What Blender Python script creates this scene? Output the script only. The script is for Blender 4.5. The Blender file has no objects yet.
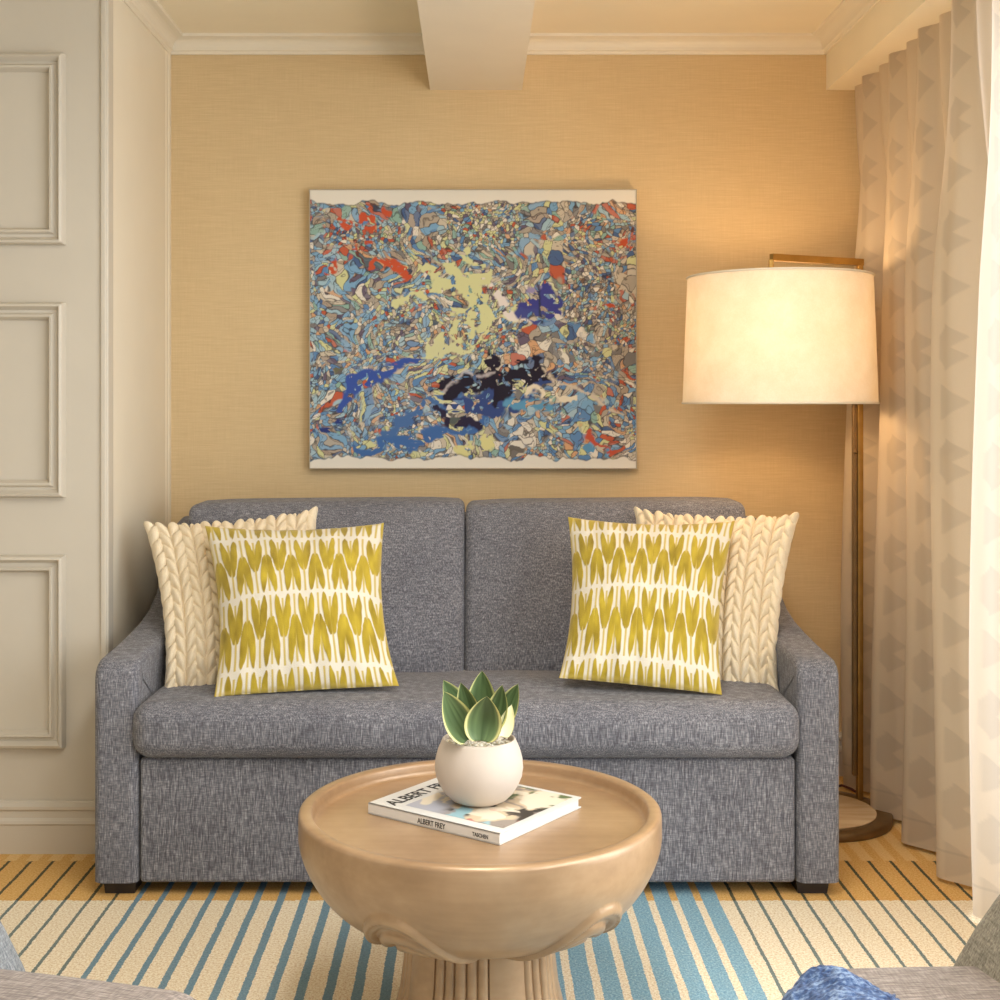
import bpy, math, random
import numpy as np
from mathutils import Vector, Matrix
random.seed(4); rng = np.random.default_rng(7)
S = bpy.context.scene
COL = S.collection
PI = math.pi
H = 1.25; F = 1320.0
def P(px, py, Y):
    return np.array([(px - 476) * Y / F, Y, H - (py - 405) * Y / F])
def lin(c):
    return tuple(((v / 255) / 12.92 if v / 255 <= .04045 else ((v / 255 + .055) / 1.055) ** 2.4) for v in c[:3])

# ------------------------------------------------------------------ objects
def tag(o, label=None, cat=None, group=None, kind=None):
    if label: o['label'] = label
    if cat: o['category'] = cat
    if group: o['group'] = group
    if kind: o['kind'] = kind
    return o
def empty(name, loc, label, cat, group=None, rz=0):
    o = bpy.data.objects.new(name, None); COL.objects.link(o)
    o.location = loc; o.rotation_euler = (0, 0, rz); o.empty_display_size = .1
    return tag(o, label, cat, group)
def link(name, me, mat=None, parent=None, smooth=True):
    if mat: me.materials.append(mat)
    o = bpy.data.objects.new(name, me); COL.objects.link(o)
    if smooth: me.polygons.foreach_set('use_smooth', [True] * len(me.polygons))
    if parent:
        o.parent = parent
        # every shape is given in world coordinates: bring it into the parent's frame
        q = parent
        M = Matrix.Identity(4)
        while q:
            M = q.matrix_basis @ M; q = q.parent
        o.data.transform(M.inverted())
    return o
class MB:
    def __init__(s): s.v = []; s.f = []
    def add(s, v, f):
        b = len(s.v); s.v += [tuple(map(float, p)) for p in v]; s.f += [tuple(b + i for i in q) for q in f]; return s
    def box(s, x0, x1, y0, y1, z0, z1):
        v = [(x, y, z) for x in (x0, x1) for y in (y0, y1) for z in (z0, z1)]
        return s.add(v, [(0, 1, 3, 2), (4, 6, 7, 5), (0, 4, 5, 1), (2, 3, 7, 6), (0, 2, 6, 4), (1, 5, 7, 3)])
    def rbox(s, x0, x1, y0, y1, z0, z1, r, warp=None, seg=4, flat=1):
        v, f = rbox(x0, x1, y0, y1, z0, z1, r, warp, seg, flat); return s.add(v, f)
    def tube(s, pts, r, n=10, cap=True, closed=False):
        pts = [Vector(p) for p in pts]; N = len(pts); v = []; up = None
        for i, p in enumerate(pts):
            if closed: d = pts[(i + 1) % N] - pts[i - 1]
            else: d = pts[min(i + 1, N - 1)] - pts[max(i - 1, 0)]
            d.normalize()
            if up is None: up = d.orthogonal().normalized()
            up = (up - d * up.dot(d)).normalized(); w = d.cross(up)
            rr = r[i] if hasattr(r, '__len__') else r
            for k in range(n):
                a = 2 * PI * k / n; v.append(p + (up * math.cos(a) + w * math.sin(a)) * rr)
        f = []
        for i in range(N if closed else N - 1):
            j = (i + 1) % N
            for k in range(n):
                f.append((i * n + k, i * n + (k + 1) % n, j * n + (k + 1) % n, j * n + k))
        if cap and not closed:
            f.append(tuple(range(n))[::-1]); f.append(tuple((N - 1) * n + k for k in range(n)))
        return s.add(v, f)
    def lathe(s, prof, c, n=64, fn=None):
        v = []
        for (r, z) in prof:
            for k in range(n):
                a = 2 * PI * k / n; rr, zz = (r, z) if fn is None else fn(r, z, a)
                v.append((c[0] + rr * math.sin(a), c[1] - rr * math.cos(a), c[2] + zz))
        f = []
        for i in range(len(prof) - 1):
            for k in range(n):
                f.append((i * n + k, i * n + (k + 1) % n, (i + 1) * n + (k + 1) % n, (i + 1) * n + k))
        return s.add(v, f)
    def sweep(s, prof, p0, p1, u, w):
        """profile (a, b) laid out along directions u and w, drawn from p0 to p1"""
        p0, p1, u, w = map(np.array, (p0, p1, u, w)); n = len(prof); v = []
        for p in (p0, p1):
            for (a, b) in prof: v.append(p + u * a + w * b)
        f = [(k, (k + 1) % n, n + (k + 1) % n, n + k) for k in range(n)] + [tuple(range(n))[::-1], tuple(range(n, 2 * n))]
        return s.add(v, f)
    def obj(s, name, mat=None, parent=None, smooth=False):
        me = bpy.data.meshes.new(name); me.from_pydata(s.v, [], s.f)
        import bmesh
        b = bmesh.new(); b.from_mesh(me); bmesh.ops.recalc_face_normals(b, faces=b.faces); b.to_mesh(me); b.free()
        return link(name, me, mat, parent, smooth)
def autosmooth(o, ang=40):
    b = math.radians(ang); me = o.data
    import bmesh
    bm = bmesh.new(); bm.from_mesh(me)
    for e in bm.edges:
        if len(e.link_faces) == 2 and e.calc_face_angle(0) > b: e.smooth = False
    bm.to_mesh(me); bm.free(); return o
def rbox(x0, x1, y0, y1, z0, z1, r, warp=None, seg=4, flat=6):
    lo = np.array([x0, y0, z0]); hi = np.array([x1, y1, z1]); c = (lo + hi) / 2; h = (hi - lo) / 2; r = min(r, h.min() * .999)
    ax = []
    for k in range(3):
        th = np.linspace(0, PI / 4, seg + 1)[1:]
        inn = h[k] - r
        mid = np.linspace(-inn, inn, flat + 1)
        co = inn + r * np.tan(th)
        ax.append(np.concatenate([-co[::-1], mid, co]))
    idx = {}; V = []; Fc = []
    def vid(p):
        key = tuple(np.round(p, 6))
        if key not in idx: idx[key] = len(V); V.append(p)
        return idx[key]
    for k in range(3):
        a, b = (k + 1) % 3, (k + 2) % 3
        for sg in (-1, 1):
            A, B = ax[a], ax[b]; g = []
            for i in A:
                row = []
                for j in B:
                    p = np.zeros(3); p[k] = sg * h[k]; p[a] = i; p[b] = j; row.append(vid(p))
                g.append(row)
            for i in range(len(A) - 1):
                for j in range(len(B) - 1):
                    q = (g[i][j], g[i + 1][j], g[i + 1][j + 1], g[i][j + 1])
                    Fc.append(q if sg > 0 else q[::-1])
    V = np.array(V); inn = h - r
    cl = np.clip(V, -inn, inn); d = V - cl; L = np.linalg.norm(d, axis=1, keepdims=True); L[L == 0] = 1
    Q = cl + d / L * r
    if warp is not None: Q = warp(Q / h, Q)
    return (Q + c), Fc
def grid_faces(nu, nv, off=0):
    i, j = np.meshgrid(np.arange(nu - 1), np.arange(nv - 1), indexing='ij')
    a = (i * nv + j + off).ravel()
    return np.stack([a, a + nv, a + nv + 1, a + 1], 1)
def np_mesh(name, V, Fc, col=None, uv=None):
    me = bpy.data.meshes.new(name)
    V = np.asarray(V, np.float32); Fc = np.asarray(Fc, np.int32)
    me.vertices.add(len(V)); me.vertices.foreach_set('co', V.ravel())
    me.loops.add(Fc.size); me.loops.foreach_set('vertex_index', Fc.ravel())
    me.polygons.add(len(Fc)); me.polygons.foreach_set('loop_start', np.arange(0, Fc.size, 4)); me.polygons.foreach_set('loop_total', np.full(len(Fc), 4))
    me.update(calc_edges=True); me.validate()
    if col is not None:
        a = me.color_attributes.new(name='Col', type='FLOAT_COLOR', domain='POINT')
        a.data.foreach_set('color', np.concatenate([col, np.ones((len(col), 1))], 1).astype(np.float32).ravel())
    return me

# ------------------------------------------------------------------ noise
def vnoise(x, y, seed=0):
    xi = np.floor(x).astype(int); yi = np.floor(y).astype(int); fx = x - xi; fy = y - yi
    def h(a, b):
        n = (a * 374761393 + b * 668265263 + seed * 1442695041) & 0x7fffffff
        n = ((n ^ (n >> 13)) * 1274126177) & 0x7fffffff
        return ((n ^ (n >> 16)) & 0xffff) / 65535.0
    fx = fx * fx * (3 - 2 * fx); fy = fy * fy * (3 - 2 * fy)
    return (h(xi, yi) * (1 - fx) + h(xi + 1, yi) * fx) * (1 - fy) + (h(xi, yi + 1) * (1 - fx) + h(xi + 1, yi + 1) * fx) * fy
def fbm(x, y, o=4, seed=0):
    s = 0; a = .5
    for k in range(o): s = s + a * vnoise(x * 2 ** k + 17.3 * k, y * 2 ** k + 9.1 * k, seed + k); a /= 2
    return s / (1 - .5 ** o)
def sstep(a, b, x):
    t = np.clip((x - a) / (b - a), 0, 1); return t * t * (3 - 2 * t)

# ------------------------------------------------------------------ materials
class NT:
    def __init__(s, name):
        m = bpy.data.materials.new(name); m.use_nodes = True; s.m = m; s.t = m.node_tree; s.b = s.t.nodes['Principled BSDF']; s.out = s.t.nodes['Material Output']
    def n(s, typ, **kw):
        x = s.t.nodes.new(typ)
        for k, v in kw.items():
            if k in x.inputs: x.inputs[k].default_value = v
            else: setattr(x, k, v)
        return x
    def l(s, a, b): s.t.links.new(a, b)
    def math(s, op, a, b=None, c=None):
        x = s.t.nodes.new('ShaderNodeMath'); x.operation = op
        for i, v in enumerate((a, b, c)):
            if v is None: continue
            if isinstance(v, (int, float)): x.inputs[i].default_value = v
            else: s.l(v, x.inputs[i])
        return x.outputs[0]
    def mix(s, f, a, b):
        x = s.t.nodes.new('ShaderNodeMix'); x.data_type = 'RGBA'
        for i, v in ((0, f), (6, a), (7, b)):
            if isinstance(v, (int, float)): x.inputs[i].default_value = v
            elif isinstance(v, tuple): x.inputs[i].default_value = (*v[:3], 1)
            else: s.l(v, x.inputs[i])
        return x.outputs[2]
    def pos(s, scale=(1, 1, 1), kind='Object'):
        c = s.n('ShaderNodeTexCoord'); mp = s.n('ShaderNodeMapping'); mp.inputs['Scale'].default_value = scale
        s.l(c.outputs[kind], mp.inputs[0]); return mp.outputs[0]
    def noise(s, vec, scale, detail=2, rough=.5):
        x = s.n('ShaderNodeTexNoise'); x.inputs['Scale'].default_value = scale; x.inputs['Detail'].default_value = detail; x.inputs['Roughness'].default_value = rough
        if vec is not None: s.l(vec, x.inputs['Vector'])
        return x.outputs[0]
    def ramp(s, v, stops):
        x = s.n('ShaderNodeValToRGB'); e = x.color_ramp.elements
        while len(e) < len(stops): e.new(.5)
        for k, (p, c) in enumerate(stops): e[k].position = p; e[k].color = (*c[:3], 1)
        s.l(v, x.inputs[0]); return x.outputs[0]
    def bump(s, h, strength=.3, dist=.01):
        x = s.n('ShaderNodeBump'); x.inputs['Strength'].default_value = strength; x.inputs['Distance'].default_value = dist
        s.l(h, x.inputs['Height']); s.l(x.outputs[0], s.b.inputs['Normal']); return x
    def set(s, **kw):
        for k, v in kw.items():
            k = k.replace('_', ' ')
            if isinstance(v, (int, float)): s.b.inputs[k].default_value = v
            elif isinstance(v, tuple): s.b.inputs[k].default_value = (*v[:3], 1)
            else: s.l(v, s.b.inputs[k])
        return s.m
def plain(name, c, rough=.5, metal=0, var=.04, nscale=6, bump=0, bscale=80, spec=.5):
    t = NT(name); c = lin(c); p = t.pos()
    n = t.noise(p, nscale, 3)
    col = t.ramp(n, [(.3, tuple(v * (1 - var) for v in c)), (.7, tuple(min(1, v * (1 + var)) for v in c))])
    t.set(Base_Color=col, Roughness=rough, Metallic=metal); t.b.inputs['Specular IOR Level'].default_value = spec
    if bump: t.bump(t.noise(p, bscale, 3), bump, .003)
    return t.m
def fabric(name, dark, mid, light, scale=1.0, bump=.5, axis=2):
    """slubby woven cloth: fine yarns both ways, the long slubs along one axis"""
    t = NT(name)
    sc = [260 * scale] * 3; sc[axis] = 26 * scale
    a = t.noise(t.pos(tuple(sc)), 1, 3, .6)
    sc2 = [34 * scale] * 3; sc2[axis] = 330 * scale
    b = t.noise(t.pos(tuple(sc2)), 1, 2, .5)
    g = t.noise(t.pos(), 5, 2)
    v = t.math('ADD', t.math('MULTIPLY', a, .62), t.math('MULTIPLY', b, .3)); v = t.math('ADD', v, t.math('MULTIPLY', g, .08))
    col = t.ramp(v, [(.36, lin(dark)), (.5, lin(mid)), (.66, lin(light))])
    t.set(Base_Color=col, Roughness=.9); t.b.inputs['Specular IOR Level'].default_value = .2
    t.b.inputs['Sheen Weight'].default_value = .12
    t.bump(v, bump, .004); return t.m
def vcol(name, rough=.8, bump=.2, bscale=300, spec=.3, sheen=0):
    t = NT(name); a = t.n('ShaderNodeVertexColor'); a.layer_name = 'Col'
    p = t.pos(); n = t.noise(p, bscale, 2)
    t.set(Base_Color=a.outputs[0], Roughness=rough); t.b.inputs['Specular IOR Level'].default_value = spec; t.b.inputs['Sheen Weight'].default_value = sheen
    if bump: t.bump(n, bump, .002)
    return t.m

M = {}
M['paint'] = plain('ivory_paint', (198, 190, 176), .42, var=.015)
M['ceil'] = plain('ceiling_paint', (236, 226, 202), .6, var=.015)
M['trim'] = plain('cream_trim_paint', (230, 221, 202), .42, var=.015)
M['beam'] = plain('beam_paint', (226, 216, 198), .6, var=.02)
M['brass'] = plain('antique_brass', (176, 142, 82), .34, .95, var=.12, nscale=30)
M['dark'] = plain('dark_bronze', (128, 102, 68), .4, .6, var=.1, nscale=30)
M['foot'] = plain('espresso_wood', (42, 36, 36), .4, var=.2, nscale=20)
M['sofa'] = fabric('charcoal_weave', (74, 74, 81), (107, 107, 115), (164, 164, 169), 1.6, .35)
M['chair'] = fabric('taupe_weave', (98, 89, 84), (130, 119, 112), (166, 155, 147), 1.2, .4, axis=0)
M['chair_back'] = fabric('olive_grey_weave', (92, 86, 74), (124, 118, 104), (158, 150, 134), 1.2, .4)
M['throw'] = fabric('blue_knit', (30, 46, 82), (64, 88, 130), (140, 162, 192), .42, 1.0)
M['pot'] = plain('matt_ceramic', (200, 188, 176), .75, var=.03, nscale=14, bump=.08, bscale=60)
M['page'] = plain('white_paper', (226, 226, 226), .7, var=.02)
M['cover'] = plain('white_laminate', (218, 217, 214), .28, var=.02)
M['ink'] = plain('black_ink', (36, 34, 36), .5)
M['leaf'] = vcol('leaf_skin', .38, 0)
M['art'] = vcol('painted_canvas', .75, .12, 220, .2)
M['print'] = vcol('cover_photo', .3, 0)
M['canvas_side'] = plain('pale_canvas_edge', (206, 198, 186), .6)
M['artframe'] = plain('silver_grey_wood', (172, 160, 140), .45, .2)
M['yellow'] = vcol('mustard_velvet_ikat', .85, .5, 420, .2, .25)
M['back_cloth'] = plain('ivory_pillow_back', (222, 212, 190), .9)

def m_wall():
    t = NT('gold_grasscloth')
    a = t.noise(t.pos((14, 14, 420)), 1, 3, .6); b = t.noise(t.pos((300, 300, 10)), 1, 2); g = t.noise(t.pos(), 1.4, 3)
    v = t.math('ADD', t.math('MULTIPLY', a, .5), t.math('MULTIPLY', b, .22)); v = t.math('ADD', v, t.math('MULTIPLY', g, .28))
    t.set(Base_Color=t.ramp(v, [(.32, lin(WALLC[0])), (.52, lin(WALLC[1])), (.7, lin(WALLC[2]))]), Roughness=.75)
    t.bump(v, .12, .002); return t.m
WALLC = ((200, 174, 132), (211, 186, 143), (222, 198, 157))
M['wall'] = m_wall()

def m_carpet():
    t = NT('striped_wool_carpet')
    c = t.n('ShaderNodeTexCoord'); sp = t.n('ShaderNodeSeparateXYZ'); t.l(c.outputs['Object'], sp.inputs[0]); X, Y = sp.outputs[0], sp.outputs[1]
    p = t.pos()
    wob = t.math('MULTIPLY', t.math('SUBTRACT', t.noise(p, 110, 3, .7), .5), .008)
    wob2 = t.math('MULTIPLY', t.math('SUBTRACT', t.noise(p, 9, 1), .5), .004)
    x = t.math('ADD', t.math('ADD', X, wob), wob2)
    pitch = .06034
    q = t.math('DIVIDE', t.math('SUBTRACT', x, 1.0749 - pitch / 2), pitch)
    n = t.math('FLOOR', q); fr = t.math('ABSOLUTE', t.math('SUBTRACT', t.math('SUBTRACT', q, n), .5))   # 0 at stripe centre
    xc = t.math('ADD', t.math('MULTIPLY', n, pitch), 1.0749)
    wide = t.math('MULTIPLY', t.math('GREATER_THAN', xc, .05), t.math('LESS_THAN', xc, .615))
    med = t.math('MULTIPLY', t.math('GREATER_THAN', xc, -.90), t.math('LESS_THAN', xc, .05))
    gr = t.math('MULTIPLY', med, t.math('MULTIPLY', t.math('ADD', xc, .90), .12))      # stripes slowly widen towards the middle
    hw = t.math('ADD', t.math('ADD', .072, t.math('MULTIPLY', wide, .273)), t.math('ADD', t.math('MULTIPLY', med, .035), gr))
    isb = t.math('LESS_THAN', fr, hw)
    wy = t.math('ADD', Y, t.math('MULTIPLY', t.math('SUBTRACT', t.noise(p, 80, 2), .5), .02))
    gold = t.math('GREATER_THAN', wy, 3.33); back = t.math('GREATER_THAN', wy, 3.62)
    f1 = t.noise(p, 190, 3, .8); f2 = t.noise(p, 45, 2)
    cream = t.ramp(f1, [(.36, lin((206, 180, 142))), (.5, lin((240, 226, 198))), (.64, lin((252, 246, 230)))])
    goldA = t.ramp(f1, [(.3, lin((196, 146, 78))), (.52, lin((222, 176, 106))), (.7, lin((238, 204, 146)))])
    goldB = t.ramp(f1, [(.3, lin((214, 170, 100))), (.6, lin((236, 204, 146)))])
    blueW = t.ramp(f1, [(.3, lin((88, 132, 162))), (.5, lin((124, 170, 194))), (.66, lin((176, 206, 214)))])
    blueM = t.ramp(f1, [(.3, lin((84, 118, 138))), (.6, lin((122, 156, 174))), (.8, lin((158, 184, 192)))])
    green = t.ramp(f1, [(.3, lin((86, 104, 106))), (.7, lin((130, 146, 144)))])
    darkg = t.ramp(f1, [(.3, lin((58, 62, 50))), (.7, lin((92, 92, 72)))])
    stripe = t.mix(med, green, blueM); stripe = t.mix(wide, stripe, blueW)
    thin = t.math('SUBTRACT', 1.0, t.math('ADD', med, wide))
    stripe = t.mix(t.math('MULTIPLY', gold, thin), stripe, darkg)
    par = t.math('GREATER_THAN', fr, .28)
    ground = t.mix(gold, cream, t.mix(t.math('MULTIPLY', back, t.math('SUBTRACT', 1.0, par)), goldA, goldB))
    stripe = t.mix(back, stripe, ground)
    col = t.mix(isb, ground, stripe)
    col = t.mix(t.math('MULTIPLY', f2, .12), col, lin((190, 160, 120)))
    t.set(Base_Color=col, Roughness=.95); t.b.inputs['Specular IOR Level'].default_value = .1
    t.bump(f1, .6, .006); return t.m
M['carpet'] = m_carpet()

def m_table():
    t = NT('champagne_lacquered_wood')
    a = t.noise(t.pos((3, 3, 3)), 2.2, 4, .6); g = t.noise(t.pos((2, 60, 60)), 1, 3)
    v = t.math('ADD', t.math('MULTIPLY', a, .7), t.math('MULTIPLY', g, .3))
    t.set(Base_Color=t.ramp(v, [(.3, lin((152, 122, 91))), (.5, lin((169, 138, 105))), (.72, lin((184, 154, 121)))]), Roughness=.33, Metallic=.22)
    t.b.inputs['Coat Weight'].default_value = .25; t.b.inputs['Coat Roughness'].default_value = .25
    t.bump(t.noise(t.pos(), 40, 2), .03, .003); return t.m
M['table'] = m_table()

def m_curtain():
    t = NT('sheer_jacquard'); a = t.n('ShaderNodeVertexColor'); a.layer_name = 'Col'
    n = t.noise(t.pos((400, 400, 400)), 1, 2)
    col = t.mix(t.math('MULTIPLY', n, .15), a.outputs[0], lin((170, 160, 146)))
    t.set(Base_Color=col, Roughness=.8); t.b.inputs['Specular IOR Level'].default_value = .25
    t.bump(n, .15, .002)
    tr = t.n('ShaderNodeBsdfTranslucent'); t.l(t.mix(.6, col, lin((240, 240, 240))), tr.inputs[0]); mx = t.n('ShaderNodeMixShader'); mx.inputs[0].default_value = .36
    t.l(t.b.outputs[0], mx.inputs[1]); t.l(tr.outputs[0], mx.inputs[2]); t.l(mx.outputs[0], t.out.inputs[0]); return t.m
M['curtain'] = m_curtain()
def m_shade():
    t = NT('linen_lampshade'); n = t.noise(t.pos((240, 240, 240)), 1, 2); g = t.noise(t.pos(), 14, 4, .7)
    v = t.math('ADD', t.math('MULTIPLY', n, .3), t.math('MULTIPLY', g, .7))
    col = t.ramp(v, [(.3, lin((240, 230, 212))), (.7, lin((250, 245, 234)))])
    t.set(Base_Color=col, Roughness=.85)
    tr = t.n('ShaderNodeBsdfTranslucent'); t.l(col, tr.inputs[0]); mx = t.n('ShaderNodeMixShader'); mx.inputs[0].default_value = .34
    t.l(t.b.outputs[0], mx.inputs[1]); t.l(tr.outputs[0], mx.inputs[2]); t.l(mx.outputs[0], t.out.inputs[0]); return t.m
M['shade'] = m_shade()
def m_glass():
    t = NT('window_glass'); tr = t.n('ShaderNodeBsdfTransparent'); gl = t.n('ShaderNodeBsdfGlossy'); gl.inputs['Roughness'].default_value = .02
    mx = t.n('ShaderNodeMixShader'); mx.inputs[0].default_value = .06
    t.l(tr.outputs[0], mx.inputs[1]); t.l(gl.outputs[0], mx.inputs[2]); t.l(mx.outputs[0], t.out.inputs[0]); return t.m
M['glass'] = m_glass()
def m_marble():
    t = NT('cream_travertine'); a = t.noise(t.pos((5, 30, 5)), 1, 5, .6)
    t.set(Base_Color=t.ramp(a, [(.3, lin((216, 186, 148))), (.6, lin((238, 216, 184)))]), Roughness=.25); return t.m
M['marble'] = m_marble()
def m_knit():
    t = NT('cream_wool_braid')
    n = t.noise(t.pos((500, 500, 90)), 1, 3, .7); g = t.noise(t.pos(), 8, 2)
    t.set(Base_Color=t.ramp(t.math('ADD', t.math('MULTIPLY', n, .6), t.math('MULTIPLY', g, .4)), [(.3, lin((222, 204, 172))), (.7, lin((242, 230, 206)))]), Roughness=.95)
    t.b.inputs['Specular IOR Level'].default_value = .15; t.b.inputs['Sheen Weight'].default_value = .2
    t.bump(n, .35, .003); return t.m
M['knit'] = m_knit()

# ------------------------------------------------------------------ the room
YB = 4.46; YC = 3.69; XL = -1.037; ZC = 2.49
def struct(name, mb, mat, smooth=False):
    return tag(mb.obj(name, mat, None, smooth), kind='structure')
struct('floor', MB().box(-2.7, 1.62, -1.6, YB + .1, -.06, 0), M['carpet'])
struct('ceiling', MB().box(-2.7, 1.62, -1.6, YB + .1, ZC, ZC + .1), M['ceil'])
struct('wall_back', MB().box(XL, 1.62, YB, YB + .1, 0, ZC), M['wall'])
struct('wall_left', MB().box(-2.7, XL, YC, YB, 0, ZC), M['paint'])
struct('wall_side', MB().box(-2.75, -2.7, -1.6, YC, 0, ZC), M['paint'])
XW = 1.46
w = MB(); w.box(XW, XW + .14, 3.25, YB, 0, ZC); w.box(XW, XW + .14, -1.6, -.5, 0, ZC); w.box(XW, XW + .14, -.5, 3.25, 2.3, ZC); w.box(XW, XW + .14, -.5, 3.25, 0, .08)
struct('wall_right', w, M['paint'])
w = MB()
for y in (-.5, .7, 1.9, 3.21): w.box(XW + .03, XW + .1, y, y + .04, .08, 2.3)
for z in (.08, 2.26): w.box(XW + .03, XW + .1, -.46, 3.21, z, z + .04)
win = struct('window_1', w, M['trim'])
g = MB().box(XW + .06, XW + .066, -.46, 3.21, .12, 2.26).obj('pane', M['glass'], win)
# ceiling beam and the curtain pelmet
struct('trim_1', MB().box(-.155, .155, -1.6, YB, 2.314, ZC), M['beam'])
struct('trim_2', MB().box(1.183, 1.29, -1.6, YB, 2.314, ZC), M['ceil'])
# crown mouldings
def crown_prof():
    s = [(0, 0), (.008, 0), (.010, .008), (.016, .012)]
    for k in range(7):
        a = k / 6 * PI / 2; s.append((.016 + .034 * (1 - math.cos(a)), .012 + .034 * math.sin(a)))
    s += [(.058, .048), (.060, .057), (0, .057)]
    return s
cp = crown_prof(); zc = ZC - .057
struct('trim_3', MB().sweep(cp, (XL, YB, zc), (-.155, YB, zc), (0, -1, 0), (0, 0, 1)), M['trim'])
struct('trim_4', MB().sweep(cp, (.155, YB, zc), (1.183, YB, zc), (0, -1, 0), (0, 0, 1)), M['trim'])
struct('trim_5', MB().sweep(cp, (XL, YC, zc), (XL, YB, zc), (1, 0, 0), (0, 0, 1)), M['trim'])
struct('trim_6', MB().sweep(cp, (1.183, -1.6, zc), (1.183, YB, zc), (-1, 0, 0), (0, 0, 1)), M['trim'])
# corner beads and side casing of the panelled pier
w = MB(); w.rbox(XL - .012, XL + .006, YC - .008, YC + .02, 0, ZC, .005); w.rbox(XL - .004, XL + .010, YC - .003, YC + .05, 0, ZC, .004)
struct('trim_7', w, M['paint'], True)
w = MB(); w.rbox(XL - .01, XL + .003, YC + .02, YB - .028, .146, ZC - .05, .002); w.rbox(XL - .01, XL + .0045, YB - .06, YB - .02, 0, ZC - .05, .001); w.rbox(XL - .01, XL + .007, YB - .03, YB + .01, 0, ZC - .05, .006)  # side casing added in lighter paint: window light on the pier put into colour
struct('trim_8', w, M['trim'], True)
# raised picture-frame panels
def panel(n, x0, x1, z0, z1):
    prof = [(0, 0), (.0, .010), (.004, .018), (.011, .020), (.016, .014), (.021, .008), (.028, .009), (.034, .016), (.040, .015), (.046, .006), (.048, 0)]
    m = MB(); L = len(prof); rings = []
    for (a, b) in prof:
        b *= 1.55; rings.append([(x0 + a, YC - b, z0 + a), (x1 - a, YC - b, z0 + a), (x1 - a, YC - b, z1 - a), (x0 + a, YC - b, z1 - a)])
    v = [p for r in rings for p in r]; f = []
    for i in range(L - 1):
        for k in range(4): f.append((i * 4 + k, i * 4 + (k + 1) % 4, (i + 1) * 4 + (k + 1) % 4, (i + 1) * 4 + k))
    m.add(v, f); o = struct(n, m, M['paint']); autosmooth(o, 30); o.data.polygons.foreach_set('use_smooth', [True] * len(o.data.polygons)); return o
for i, (a, b) in enumerate(((2.228, 1.697), (1.535, .993), (.831, .294))):
    panel('trim_%d' % (9 + i), -1.62, -1.146, b, a)
bp = [(0, 0), (.016, 0), (.016, .080), (.020, .084), (.018, .092), (.013, .100), (.012, .118), (.018, .124), (.018, .132), (.008, .140), (.006, .146), (0, .146)]
struct('baseboard_left', MB().sweep(bp, (-2.7, YC, 0), (XL, YC, 0), (0, -1, 0), (0, 0, 1)), M['paint'])
struct('baseboard_back', MB().sweep(bp, (XL, YB, 0), (1.46, YB, 0), (0, -1, 0), (0, 0, 1)), M['paint'])

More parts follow.
